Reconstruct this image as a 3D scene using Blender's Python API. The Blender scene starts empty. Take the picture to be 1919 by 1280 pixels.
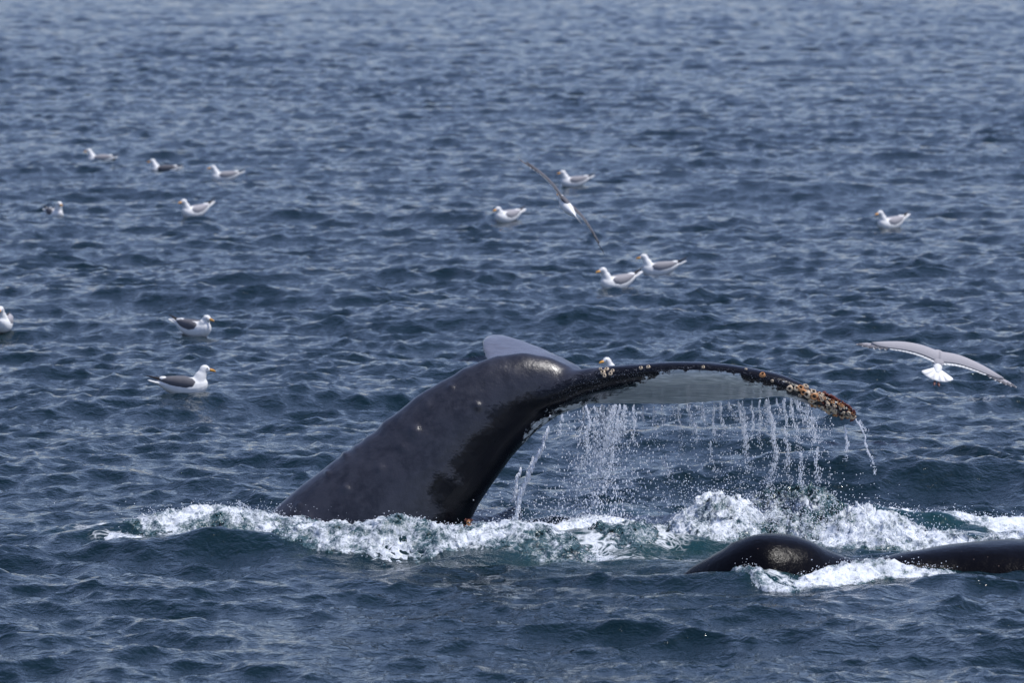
import bpy, bmesh, math, random
import numpy as np
from mathutils import Vector, Matrix
from mathutils.bvhtree import BVHTree

random.seed(7)
rng = np.random.default_rng(11)
R = math.radians
S = bpy.context.scene
COL = S.collection

# ------------------------------------------------------------------ camera
CAM_H = 5.0
FPX = 12000.0                      # focal length in pixels of a 1919 px wide frame
PITCH = math.atan(836.0 / FPX)
cam_d = bpy.data.cameras.new('camera')
cam_d.sensor_width = 36.0
cam_d.lens = FPX * 36.0 / 1919.0
cam_d.clip_start = 0.5
cam_d.clip_end = 20000
cam_d.dof.use_dof = True
cam_d.dof.focus_distance = 50.3
cam_d.dof.aperture_fstop = 5.2
cam = bpy.data.objects.new('camera', cam_d)
COL.objects.link(cam)
cam.location = (0, 0, CAM_H)
cam.rotation_euler = (math.pi / 2 - PITCH, 0, 0)
S.camera = cam

# ------------------------------------------------------------------ sky and sun
SUN_EL, SUN_AZ = R(66), R(98)     # azimuth from +Y towards +X: high, to the right, a little behind the camera
w = bpy.data.worlds.new('World'); S.world = w; w.use_nodes = True
nt = w.node_tree; nt.nodes.clear()
sky = nt.nodes.new('ShaderNodeTexSky'); sky.sky_type = 'NISHITA'; sky.sun_disc = False
sky.sun_elevation = SUN_EL; sky.sun_rotation = SUN_AZ
sky.air_density = 1.0; sky.dust_density = 0.6; sky.ozone_density = 2.5
hs = nt.nodes.new('ShaderNodeHueSaturation'); hs.inputs['Saturation'].default_value = 0.9
tint = nt.nodes.new('ShaderNodeMix'); tint.data_type = 'RGBA'; tint.blend_type = 'MULTIPLY'
tint.inputs[0].default_value = 1.0
tint.inputs[7].default_value = (0.90, 0.86, 1.0, 1)
bg = nt.nodes.new('ShaderNodeBackground'); bg.inputs['Strength'].default_value = 0.112
wo = nt.nodes.new('ShaderNodeOutputWorld')
nt.links.new(sky.outputs[0], hs.inputs['Color']); nt.links.new(hs.outputs[0], tint.inputs[6])
nt.links.new(tint.outputs[2], bg.inputs['Color']); nt.links.new(bg.outputs[0], wo.inputs[0])
sl = bpy.data.lights.new('sun', 'SUN'); sl.energy = 2.8; sl.angle = R(0.6); sl.color = (1.0, 0.97, 0.93)
so = bpy.data.objects.new('sun', sl); COL.objects.link(so)
sd = Vector((math.sin(SUN_AZ) * math.cos(SUN_EL), math.cos(SUN_AZ) * math.cos(SUN_EL), math.sin(SUN_EL)))
so.rotation_euler = sd.to_track_quat('Z', 'Y').to_euler()
so.location = (0, 0, 60)
S.view_settings.view_transform = 'Standard'; S.view_settings.look = 'None'
S.view_settings.gamma = 1.0; S.view_settings.use_curve_mapping = False
S.view_settings.exposure = 0.38
S.cycles.use_denoising = True
S.cycles.max_bounces = 8

# ------------------------------------------------------------------ pixel <-> world (reference pixels)
cp, sp = math.cos(PITCH), math.sin(PITCH)
def ray(px, py):
    u = (px - 959.5) / FPX; v = (640 - py) / FPX
    return Vector((u, cp + v * sp, -sp + v * cp))
def P(px, py, Y):
    r = ray(px, py); t = Y / r.y
    return Vector((r.x * t, Y, CAM_H + r.z * t))
def G(px, py, z=0.0):
    r = ray(px, py); t = (z - CAM_H) / r.z
    return Vector((r.x * t, r.y * t, z))
def proj(co):
    x, y, z = co[:, 0], co[:, 1], co[:, 2] - CAM_H
    d = y * cp - z * sp; v = y * sp + z * cp
    return 959.5 + FPX * x / d, 640 - FPX * v / d

# ------------------------------------------------------------------ tags and meshes
def tag(o, label=None, cat=None, group=None, kind=None):
    if label: o['label'] = label
    if cat: o['category'] = cat
    if group: o['group'] = group
    if kind: o['kind'] = kind
    return o
def np_mesh(name, co, faces, smooth=True):
    """faces: int array (n,3) or (n,4)"""
    me = bpy.data.meshes.new(name)
    n, k = faces.shape
    me.vertices.add(len(co)); me.vertices.foreach_set('co', np.asarray(co, np.float32).ravel())
    me.loops.add(n * k); me.loops.foreach_set('vertex_index', faces.astype(np.int32).ravel())
    me.polygons.add(n)
    me.polygons.foreach_set('loop_start', np.arange(n, dtype=np.int32) * k)
    me.polygons.foreach_set('loop_total', np.full(n, k, np.int32))
    me.polygons.foreach_set('use_smooth', np.full(n, smooth))
    me.update(calc_edges=True)
    return me
def add_attr(me, name, arr):
    a = me.attributes.new(name, 'FLOAT', 'POINT'); a.data.foreach_set('value', np.asarray(arr, np.float32))
def link(name, me, mat=None, parent=None):
    o = bpy.data.objects.new(name, me); COL.objects.link(o)
    if mat is not None and len(me.materials) == 0: me.materials.append(mat)
    if parent: o.parent = parent
    return o
def empty(name, loc=(0, 0, 0), rot=(0, 0, 0)):
    o = bpy.data.objects.new(name, None); COL.objects.link(o); o.location = loc; o.rotation_euler = rot
    o.empty_display_size = 0.1
    return o
def loft(rings, cap=True):
    """rings: list of equally long point lists -> verts, faces (python)"""
    n = len(rings[0]); vs = [tuple(p) for r in rings for p in r]; fs = []
    for i in range(len(rings) - 1):
        for j in range(n):
            k = (j + 1) % n
            fs.append((i * n + j, i * n + k, (i + 1) * n + k, (i + 1) * n + j))
    if cap:
        a = len(vs); vs.append(tuple(sum((Vector(p) for p in rings[0]), Vector()) / n))
        b = len(vs); vs.append(tuple(sum((Vector(p) for p in rings[-1]), Vector()) / n))
        o = (len(rings) - 1) * n
        for j in range(n):
            k = (j + 1) % n
            fs.append((a, k, j)); fs.append((b, o + j, o + k))
    return vs, fs
def join(parts):
    V, F = [], []
    for vs, fs in parts:
        o = len(V); V += vs; F += [tuple(i + o for i in f) for f in fs]
    return V, F
def py_mesh(name, vf, smooth=True):
    me = bpy.data.meshes.new(name); me.from_pydata(vf[0], [], vf[1]); 
    bm = bmesh.new(); bm.from_mesh(me); bmesh.ops.recalc_face_normals(bm, faces=bm.faces); bm.to_mesh(me); bm.free()
    me.polygons.foreach_set('use_smooth', [smooth] * len(me.polygons)); me.update()
    return me
def remeshed(name, vf, voxel, smooth_it=6, factor=0.5):
    me = py_mesh(name + '_tmp', vf)
    o = bpy.data.objects.new('tmp', me); COL.objects.link(o)
    m = o.modifiers.new('r', 'REMESH'); m.mode = 'VOXEL'; m.voxel_size = voxel; m.use_smooth_shade = True
    if smooth_it:
        s = o.modifiers.new('s', 'SMOOTH'); s.factor = factor; s.iterations = smooth_it
    dg = bpy.context.evaluated_depsgraph_get()
    out = bpy.data.meshes.new_from_object(o.evaluated_get(dg)); out.name = name
    bpy.data.objects.remove(o); bpy.data.meshes.remove(me)
    out.polygons.foreach_set('use_smooth', [True] * len(out.polygons))
    return out
def get_co(me):
    a = np.empty(len(me.vertices) * 3, np.float32); me.vertices.foreach_get('co', a); return a.reshape(-1, 3).astype(np.float64)
def set_co(me, co):
    me.vertices.foreach_set('co', co.astype(np.float32).ravel()); me.update()
def get_no(me):
    a = np.empty(len(me.vertices) * 3, np.float32); me.vertices.foreach_get('normal', a); return a.reshape(-1, 3).astype(np.float64)
def cr(xs, ys, x):
    """smooth (monotone cubic-ish) interpolation"""
    xs = np.asarray(xs, float); ys = np.asarray(ys, float)
    m = np.gradient(ys, xs); x = np.asarray(x, float)
    i = np.clip(np.searchsorted(xs, x) - 1, 0, len(xs) - 2)
    h = xs[i + 1] - xs[i]; t = np.clip((x - xs[i]) / h, 0, 1)
    return ((2*t**3 - 3*t**2 + 1) * ys[i] + (t**3 - 2*t**2 + t) * h * m[i] + (-2*t**3 + 3*t**2) * ys[i+1] + (t**3 - t**2) * h * m[i+1])
def sstep(a, b, x):
    t = np.clip((x - a) / (b - a), 0, 1); return t * t * (3 - 2 * t)
# vectorised value noise
_T = np.random.default_rng(5).random((64, 64, 64)).astype(np.float32) * 2 - 1
def vnoise(p):
    i = np.floor(p).astype(int); f = p - i; f = f * f * (3 - 2 * f)
    a = i & 63; b = (i + 1) & 63
    x0, y0, z0, x1, y1, z1 = a[:, 0], a[:, 1], a[:, 2], b[:, 0], b[:, 1], b[:, 2]
    fx, fy, fz = f[:, 0], f[:, 1], f[:, 2]
    c00 = _T[x0, y0, z0] * (1 - fx) + _T[x1, y0, z0] * fx; c10 = _T[x0, y1, z0] * (1 - fx) + _T[x1, y1, z0] * fx
    c01 = _T[x0, y0, z1] * (1 - fx) + _T[x1, y0, z1] * fx; c11 = _T[x0, y1, z1] * (1 - fx) + _T[x1, y1, z1] * fx
    return (c00 * (1 - fy) + c10 * fy) * (1 - fz) + (c01 * (1 - fy) + c11 * fy) * fz
def fbm(p, o=4, g=0.5):
    s = 0; a = 1; t = 0
    for k in range(o):
        s = s + a * vnoise(p * 2.03**k + 17.3 * k); t += a; a *= g
    return s / t
def poly_sd(poly, x, y):
    """signed distance, positive inside"""
    d = np.full(x.shape, 1e9); ins = np.zeros(x.shape, bool); n = len(poly)
    for i in range(n):
        ax, ay = poly[i]; bx, by = poly[(i + 1) % n]
        ex, ey = bx - ax, by - ay
        t = np.clip(((x - ax) * ex + (y - ay) * ey) / (ex*ex + ey*ey), 0, 1)
        d = np.minimum(d, np.hypot(x - ax - t * ex, y - ay - t * ey))
        c = ((ay > y) != (by > y)); 
        with np.errstate(divide='ignore', invalid='ignore'):
            xi = ex * (y - ay) / (ey if ey != 0 else 1e-9) + ax
        ins ^= c & (x < xi)
    return np.where(ins, d, -d)

# ------------------------------------------------------------------ materials
class NT:
    def __init__(s, name):
        s.m = bpy.data.materials.new(name); s.m.use_nodes = True; s.t = s.m.node_tree
        s.b = s.t.nodes['Principled BSDF']; s.out = s.t.nodes['Material Output']
    def n(s, typ, ins=None, **kw):
        nd = s.t.nodes.new(typ)
        for k, v in kw.items(): setattr(nd, k, v)
        for k, v in (ins or {}).items():
            if isinstance(v, bpy.types.NodeSocket): s.t.links.new(v, nd.inputs[k])
            else: nd.inputs[k].default_value = v
        return nd
    def set(s, **kw):
        for k, v in kw.items():
            k = k.replace('_', ' ')
            if isinstance(v, bpy.types.NodeSocket): s.t.links.new(v, s.b.inputs[k])
            else: s.b.inputs[k].default_value = v
    def attr(s, name): return s.n('ShaderNodeAttribute', attribute_name=name).outputs['Fac']
    def math(s, op, a, b=0.0, clamp=False): return s.n('ShaderNodeMath', {0: a, 1: b}, operation=op, use_clamp=clamp).outputs[0]
    def ramp(s, v, lo, hi): return s.n('ShaderNodeMapRange', {'Value': v, 'From Min': lo, 'From Max': hi}, interpolation_type='SMOOTHSTEP').outputs[0]
    def mix(s, f, a, b):
        nd = s.n('ShaderNodeMix', data_type='RGBA')
        for k, v in ((0, f), (6, a), (7, b)):
            if isinstance(v, bpy.types.NodeSocket): s.t.links.new(v, nd.inputs[k])
            else: nd.inputs[k].default_value = v if k == 0 else (*v, 1)
        return nd.outputs[2]
    def pos(s): return s.n('ShaderNodeTexCoord').outputs['Object']
    def map(s, v, sc): return s.n('ShaderNodeMapping', {'Vector': v, 'Scale': sc}).outputs[0]
    def noise(s, v, scale, detail=4, rough=0.5, dist=0.0):
        return s.n('ShaderNodeTexNoise', {'Vector': v, 'Scale': scale, 'Detail': detail, 'Roughness': rough, 'Distortion': dist}).outputs['Fac']
    def voro(s, v, scale, feature='F1'):
        return s.n('ShaderNodeTexVoronoi', {'Vector': v, 'Scale': scale}, feature=feature).outputs['Distance']
    def bump(s, h, strength, dist, normal=None):
        ins = {'Height': h, 'Strength': strength, 'Distance': dist}
        if normal is not None: ins['Normal'] = normal
        return s.n('ShaderNodeBump', ins).outputs[0]

def simple(name, col, rough=0.6, var=0.15, scale=30, spec=0.5, bump=0.0):
    m = NT(name); p = m.pos(); n = m.noise(p, scale, 4)
    c2 = tuple(c * (1 - var) for c in col); c1 = tuple(min(1, c * (1 + var)) for c in col)
    m.set(Base_Color=m.mix(n, c2, c1), Roughness=rough); m.b.inputs['Specular IOR Level'].default_value = spec
    if bump: m.set(Normal=m.bump(n, 0.6, bump))
    return m.m

# sea
def sea_mat():
    m = NT('sea_water'); p = m.pos()
    foam = m.attr('foam'); aer = m.attr('aeration'); calm = m.attr('calm')
    n1 = m.noise(p, 4.0, 3, 0.55, 0.6); n2 = m.noise(m.map(p, (1.0, 0.75, 1)), 13.0, 3, 0.6, 0.4)
    n3 = m.noise(p, 42.0, 2, 0.5)
    h = m.math('ADD', m.math('MULTIPLY', n1, 0.55), m.math('MULTIPLY', n2, 0.40))
    h = m.math('ADD', h, m.math('MULTIPLY', n3, 0.06))
    b1 = m.bump(h, m.math('SUBTRACT', 1.0, m.math('MULTIPLY', calm, 0.6)), 0.055)
    # thin lace of foam carried on the surface
    v = m.voro(m.map(m.n('ShaderNodeVectorMath', {0: p, 1: m.n('ShaderNodeTexNoise', {'Vector': p, 'Scale': 3.0}).outputs['Color']}, operation='ADD').outputs[0], (1, 0.6, 1)), 9.0, 'DISTANCE_TO_EDGE')
    lace = m.math('SUBTRACT', m.noise(p, 7, 6, 0.7), m.math('MULTIPLY', v, 1.2))
    f = m.math('MULTIPLY', m.ramp(m.math('ADD', m.math('MULTIPLY', foam, 1.0), m.math('MULTIPLY', lace, 0.9)), 0.86, 1.40), 0.9)
    base = m.mix(aer, (0.0010, 0.0118, 0.0160), (0.006, 0.050, 0.055))
    m.set(Base_Color=m.mix(f, base, (0.78, 0.82, 0.85)), IOR=1.333,
          Roughness=m.math('ADD', m.math('MULTIPLY', f, 0.6), 0.06), Normal=b1)
    return m.m
def foam_mat(name='white_foam', base=0.0):
    m = NT(name); p = m.pos(); d = m.attr('dense')
    n = m.noise(p, 16, 8, 0.68, 0.5); v = m.voro(p, 46, 'DISTANCE_TO_EDGE'); n2 = m.noise(p, 70, 4, 0.6)
    a = m.math('ADD', m.math('MULTIPLY', m.math('SUBTRACT', n, 0.5), 1.9), d)
    a = m.math('ADD', a, m.math('MULTIPLY', m.math('SUBTRACT', n2, 0.5), 0.45))
    a = m.math('SUBTRACT', a, m.math('MULTIPLY', v, 0.6))
    a = m.math('ADD', a, m.math('MULTIPLY', m.math('SUBTRACT', m.noise(m.map(p, (1, .5, 1.6)), 5, 3, 0.5), 0.52), 1.5))
    f = m.ramp(a, 0.22, 1.0)
    col = m.mix(f, (0.035, 0.085, 0.10), (0.76, 0.80, 0.85))
    m.set(Base_Color=col, Roughness=m.math('ADD', m.math('MULTIPLY', f, 0.45), 0.12), IOR=1.333,
          Normal=m.bump(m.math('ADD', n, m.math('MULTIPLY', n2, 0.4)), 0.45, 0.022))
    # holes at the torn rim
    al = m.ramp(a, 0.0, 0.22)
    m.set(Alpha=al)
    return m.m
def drop_mat():
    m = NT('water_drops')
    m.set(Base_Color=(0.92, 0.95, 1.0, 1), Roughness=0.35, IOR=1.333)
    tr = m.n('ShaderNodeBsdfTranslucent', {'Color': (0.95, 0.97, 1.0, 1)}); mx = m.n('ShaderNodeMixShader', {0: 0.45, 1: m.b.outputs[0], 2: tr.outputs[0]})
    m.t.links.new(mx.outputs[0], m.out.inputs[0])
    return m.m
def whale_mat():
    m = NT('wet_whale_skin'); p = m.pos()
    dk = m.attr('dark'); pl = m.attr('pale'); sc = m.attr('scar')
    st = m.noise(m.map(p, (1.4, 1, 3.2)), 9, 7, 0.7, 1.2)      # streaky edge
    big = m.noise(p, 3.2, 6, 0.62, 0.8); mid = m.noise(p, 16, 5, 0.6)
    fine = m.noise(p, 120, 3, 0.6)
    fd = m.ramp(m.math('ADD', dk, m.math('MULTIPLY', m.math('SUBTRACT', st, 0.5), 0.95)), -0.13, 0.13)
    grey = m.mix(m.ramp(big, 0.38, 0.62), (0.012, 0.0125, 0.018), (0.030, 0.031, 0.041))
    grey = m.mix(m.ramp(mid, 0.35, 0.8), grey, (0.035, 0.036, 0.046))
    c = m.mix(fd, grey, (0.0045, 0.005, 0.008))
    # pale belly side of the fluke, plus the painted highlight on the inner curve
    stk = m.noise(m.map(p, (1.0, 6, 14)), 5, 5, 0.6)
    palec = m.mix(m.ramp(stk, 0.35, 0.7), (0.40, 0.45, 0.47), (0.80, 0.84, 0.84))
    fp = m.ramp(m.math('ADD', pl, m.math('MULTIPLY', m.math('SUBTRACT', m.noise(p, 15, 7, 0.72), 0.5), 1.1)), -0.03, 0.05)
    c = m.mix(fp, c, palec)
    # scratches and spots along the leading edge
    sn = m.noise(m.map(p, (2.2, 1, 3.4)), 24, 5, 0.75, 2.0)
    c = m.mix(m.math('MULTIPLY', m.attr('sky_sheen'), m.math('ADD', m.noise(m.map(p, (2, 3, 1)), 7, 6, .65), 0.35), True), c, (0.13, 0.135, 0.17))  # sky reflection on the far fluke, painted into the base colour
    fs = m.math('MULTIPLY', m.ramp(sn, 0.60, 0.65), sc)
    c = m.mix(fs, c, (0.6, 0.62, 0.66))
    v = m.voro(p, 26)
    spk = m.math('MULTIPLY', m.ramp(v, 0.09, 0.05), m.math('SUBTRACT', 1.0, fd, True))
    c = m.mix(m.math('MULTIPLY', spk, 0.10), c, (0.3, 0.3, 0.3))
    hb = m.math('ADD', m.math('MULTIPLY', mid, 1.0), m.math('MULTIPLY', fine, 0.26))
    nrm = m.bump(hb, 0.5, 0.012)
    m.set(Base_Color=c, Roughness=m.math('ADD', m.math('SUBTRACT', 0.20, m.math('MULTIPLY', m.attr('sky_sheen'), 0.05)), m.math('MULTIPLY', m.math('SUBTRACT', 1.0, fd, True), 0.10)), Normal=nrm)
    m.t.links.new(m.math('SUBTRACT', 0.5, m.math('MULTIPLY', fd, 0.28)), m.b.inputs['Specular IOR Level'])
    m.b.inputs['Coat Weight'].default_value = 0.08
    m.b.inputs['Coat Roughness'].default_value = 0.12
    return m.m

M = dict(sea=sea_mat(), foam=foam_mat(), drops=drop_mat(), whale=whale_mat(),
    shell=simple('barnacle_shell', (0.62, 0.50, 0.36), 0.7, 0.25, 60, bump=0.003),
    shell2=simple('barnacle_shell_rusty', (0.50, 0.24, 0.10), 0.65, 0.35, 60, bump=0.003),
    hole=simple('barnacle_opening', (0.02, 0.010, 0.008), 0.5),
    stalk=simple('stalked_barnacle_skin', (0.13, 0.022, 0.012), 0.35, 0.5, 50, bump=0.003),
    white=simple('white_plumage', (0.86, 0.86, 0.84), 0.75, 0.05, 40, 0.2),
    grey=simple('pale_grey_plumage', (0.38, 0.37, 0.39), 0.75, 0.12, 60, 0.2),
    dgrey=simple('slate_grey_plumage', (0.13, 0.13, 0.145), 0.75, 0.18, 60, 0.2),
    buff=simple('grey_brown_plumage', (0.33, 0.32, 0.335), 0.75, 0.12, 50, 0.2),
    black=simple('dark_wing_tip_plumage', (0.03, 0.026, 0.026), 0.7, 0.2, 40, 0.2),
    beak=simple('orange_yellow_beak', (0.72, 0.34, 0.04), 0.35, 0.15, 60),
    beakr=simple('red_beak_spot', (0.5, 0.08, 0.03), 0.4),
    eye=simple('dark_eye', (0.01, 0.01, 0.01), 0.15),
    foot=simple('dusky_foot_skin', (0.13, 0.05, 0.045), 0.5),
)

# ------------------------------------------------------------------ the sea
def fft_tile(L, N, lmin, lmax, seed, wind, slope, spread=2.0, power=4.0):
    r = np.random.default_rng(seed)
    k1 = 2 * np.pi * np.fft.fftfreq(N, L / N); kx, ky = np.meshgrid(k1, k1, indexing='ij')
    k = np.hypot(kx, ky); k[0, 0] = 1
    band = sstep(2*np.pi/lmax*0.75, 2*np.pi/lmax*1.25, k) * (1 - sstep(2*np.pi/lmin*0.8, 2*np.pi/lmin*1.2, k))
    c = (kx * math.sin(wind) + ky * math.cos(wind)) / k
    D = 0.12 + 0.88 * np.abs(c) ** spread
    A = np.sqrt(k ** -power * D * D) * band; A[0, 0] = 0
    h = A * (r.standard_normal((N, N)) + 1j * r.standard_normal((N, N)))
    z = np.fft.ifft2(h)
    zx = np.fft.ifft2(1j * kx * h).real
    zy = np.fft.ifft2(1j * ky * h).real
    s = slope / math.sqrt((zx**2).mean() + (zy**2).mean())
    dx = np.fft.ifft2(1j * kx / k * h).real; dy = np.fft.ifft2(1j * ky / k * h).real
    return np.stack([dx * s, dy * s, z.real * s], -1).astype(np.float32), L
def samp(tile, x, y, rot):
    t, L = tile; N = t.shape[0]; c, s = math.cos(rot), math.sin(rot)
    u = (c * x + s * y) / L * N; v = (-s * x + c * y) / L * N
    iu = np.floor(u).astype(np.int64); iv = np.floor(v).astype(np.int64)
    fu = (u - iu)[:, None]; fv = (v - iv)[:, None]
    a, b, cc, d = iu % N, (iu + 1) % N, iv % N, (iv + 1) % N
    r = (t[a, cc] * (1 - fu) + t[b, cc] * fu) * (1 - fv) + (t[a, d] * (1 - fu) + t[b, d] * fu) * fv
    return np.stack([c * r[:, 0] - s * r[:, 1], s * r[:, 0] + c * r[:, 1], r[:, 2]], -1)
T_A = fft_tile(61.0, 512, 1.6, 10.0, 1, R(25), 0.052, 3.0)
T_B = fft_tile(23.0, 512, 0.45, 1.4, 2, R(10), 0.165, 2.0)
T_C = fft_tile(7.3, 512, 0.13, 0.48, 3, R(-15), 0.20, 1.2)
# broad swells seen in the picture: pixel centre, half length m, half width m, height m, turn
SW = [(1790, 905, 1.9, 1.0, 0.17, -4), (1330, 838, 1.6, 0.9, 0.14, 3), (1400, 900, 1.6, 0.8, 0.12, -3), (240, 765, 1.2, 1.2, 0.09, 4),
      (480, 752, 0.9, 1.0, 0.08, -6), (980, 610, 2.2, 1.8, 0.13, 2), (1650, 700, 1.4, 1.5, 0.08, 5), (1450, 372, 2.2, 3.0, 0.2, 0), (600, 560, 3, 2.2, 0.13, 3),
      (700, 1030, 2.4, 0.42, 0.15, -2), (330, 1010, 1.1, 0.38, 0.15, 3), (1480, 985, 1.5, 0.5, 0.12, 0), (1400, 1100, 1.2, 0.35, 0.05, 0)]
SWW = [(G(a, b), l, wd, h, R(t)) for a, b, l, wd, h, t in SW]
def swell(x, y):
    z = np.zeros_like(x)
    for g, l, wd, h, t in SWW:
        dx, dy = x - g.x, y - g.y; c, s = math.cos(t), math.sin(t)
        u = (c * dx + s * dy) / l; v = (-s * dx + c * dy) / wd
        v = np.where(v < 0, v * 1.35, v)
        z += h * np.exp(-u**4 * 0.6 - u*u*0.3 - v * v)
    return z
CALM = [(G(1050, 1075), 2.2, 0.9, 0.5), (G(1500, 1120), 1.6, 0.6, 0.4), (G(1250, 870), 1.5, 2.6, 0.35)]
def calm_f(x, y):
    z = np.zeros_like(x)
    for g, l, wd, a in CALM: z = np.maximum(z, a * np.exp(-((x - g.x) / l)**2 - ((y - g.y) / wd)**2))
    return z
def sea_disp(x, y, wa=1.0, wb=1.0, wc=1.0):
    cf = calm_f(x, y)[:, None]
    one = np.ones_like(x)[:, None]
    gust = (1.0 + 0.45 * fbm(np.stack([x * 0.11, y * 0.055, x * 0 + 3.7], -1), 3))[:, None]
    d = samp(T_A, x, y, 0.35) * (wa * one) * (1 - 0.5 * cf)
    d += (samp(T_B, x, y, -0.2) * 0.75 + samp(T_B, x + 5.1, y - 3.3, 1.1) * 0.6) * (wb * one) * (1 - cf) * gust
    d += (samp(T_C, x, y, 0.5) * 0.75 + samp(T_C, x - 2.2, y + 1.7, -0.9) * 0.6) * (wc * one) * (1 - cf * 0.8) * gust
    d[:, 2] += swell(x, y)
    return d
def sea_z(x, y):
    x = np.atleast_1d(np.asarray(x, float)); y = np.atleast_1d(np.asarray(y, float))
    q = np.hypot(x, y) * 0.00136; wb = (1 - sstep(0.3, 0.7, q))[:, None]; wc = (1 - sstep(0.16, 0.38, q))[:, None]
    x0, y0 = x.copy(), y.copy()
    for _ in range(7):
        d = sea_disp(x0, y0, 1.0, wb, wc); x0 = x0 * .4 + .6 * (x - d[:, 0]); y0 = y0 * .4 + .6 * (y - d[:, 1])
    return sea_disp(x0, y0, 1.0, wb, wc)[:, 2]

# foam zones (reference pixels on the water, half widths m, strength) for lace and aeration
FZ = [((230, 995), (520, 1010), 0.55, 1.0), ((520, 1010), (900, 1030), 0.6, 1.0), ((900, 1030), (1150, 1052), 0.4, 0.9), ((190, 1016), (300, 1020), 0.16, 0.75),
      ((960, 1002), (1290, 1000), 0.35, 1.0), ((1100, 1040), (1230, 1030), 0.5, 0.9), ((1280, 985), (1560, 1000), 0.7, 0.85), ((1500, 1010), (1720, 1020), 0.45, 1.0),
      ((1540, 955), (1720, 975), 0.25, 1.0), ((1700, 978), (1960, 985), 0.45, 0.95), ((1500, 1092), (1760, 1072), 0.22, 1.0), ((1370, 1092), (1500, 1108), 0.12, 0.9),
      ((1250, 1050), (1340, 1062), 0.3, 0.7), ((1720, 1005), (1960, 1010), 0.25, 0.75), ((600, 795), (700, 797), 0.35, 0.62), ((1660, 830), (1900, 800), 0.5, 0.55), ((1840, 760), (1919, 752), 0.5, 0.6)]
def seg_f(x, y, zones, soft=1.0):
    f = np.zeros_like(x)
    for (a, b, wd, s) in zones:
        A, B = G(*a), G(*b); ex, ey = B.x - A.x, B.y - A.y
        t = np.clip(((x - A.x) * ex + (y - A.y) * ey) / (ex*ex + ey*ey), 0, 1)
        d = np.hypot(x - A.x - t * ex, (y - A.y - t * ey))
        f = np.maximum(f, s * np.exp(-(d / (wd * soft))**2 * 0.9))
    return f
def build_sea():
    half = math.atan(959.5 / FPX) * 1.14
    th = np.concatenate([-np.geomspace(R(172), half * 1.01, 46)[:-1], np.linspace(-half, half, 430), np.geomspace(half * 1.01, R(172), 46)[1:]])
    r = np.concatenate([np.geomspace(2.0, 39.3, 36), np.geomspace(39.4, 330, 1560), np.geomspace(334, 9000, 70)])
    TH, RR = np.meshgrid(th, r)
    x = (np.sin(TH) * RR).ravel(); y = (np.cos(TH) * RR).ravel()
    dr = np.gradient(r); dt = np.gradient(th)
    sp_ = np.maximum(dr[:, None], 3.0 * RR * dt[None, :] * 0 + RR * dt[None, :]).ravel()
    wa = 1 - sstep(0.35, 1.2, sp_); wb = 1 - sstep(0.3, 0.7, sp_); wc = 1 - sstep(0.16, 0.38, sp_)
    d = sea_disp(x, y, wa[:, None], wb[:, None], wc[:, None])
    co = np.stack([x + d[:, 0], y + d[:, 1], d[:, 2]], -1)
    nr, nc = RR.shape
    idx = np.arange(nr * nc).reshape(nr, nc)
    f = np.stack([idx[:-1, :-1].ravel(), idx[:-1, 1:].ravel(), idx[1:, 1:].ravel(), idx[1:, :-1].ravel()], -1)
    me = np_mesh('sea', co, f)
    near = (y > 38) & (y < 75) & (np.abs(x) < 8)
    foam = np.zeros(len(x)); aer = np.zeros(len(x)); calm = np.zeros(len(x))
    foam[near] = seg_f(x[near], y[near], FZ); aer[near] = seg_f(x[near], y[near], FZ[4:11] + FZ[11:12], 1.6) * 0.8
    aer[near] = np.maximum(aer[near], seg_f(x[near], y[near], FZ[:4], 1.1) * 0.35)
    calm[near] = calm_f(x[near], y[near])
    add_attr(me, 'foam', foam); add_attr(me, 'aeration', aer); add_attr(me, 'calm', calm)
    o = link('sea', me, M['sea'])
    tag(o, 'dark blue choppy sea reaching up past the top of the picture', 'sea', kind='structure')
build_sea()

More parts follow.
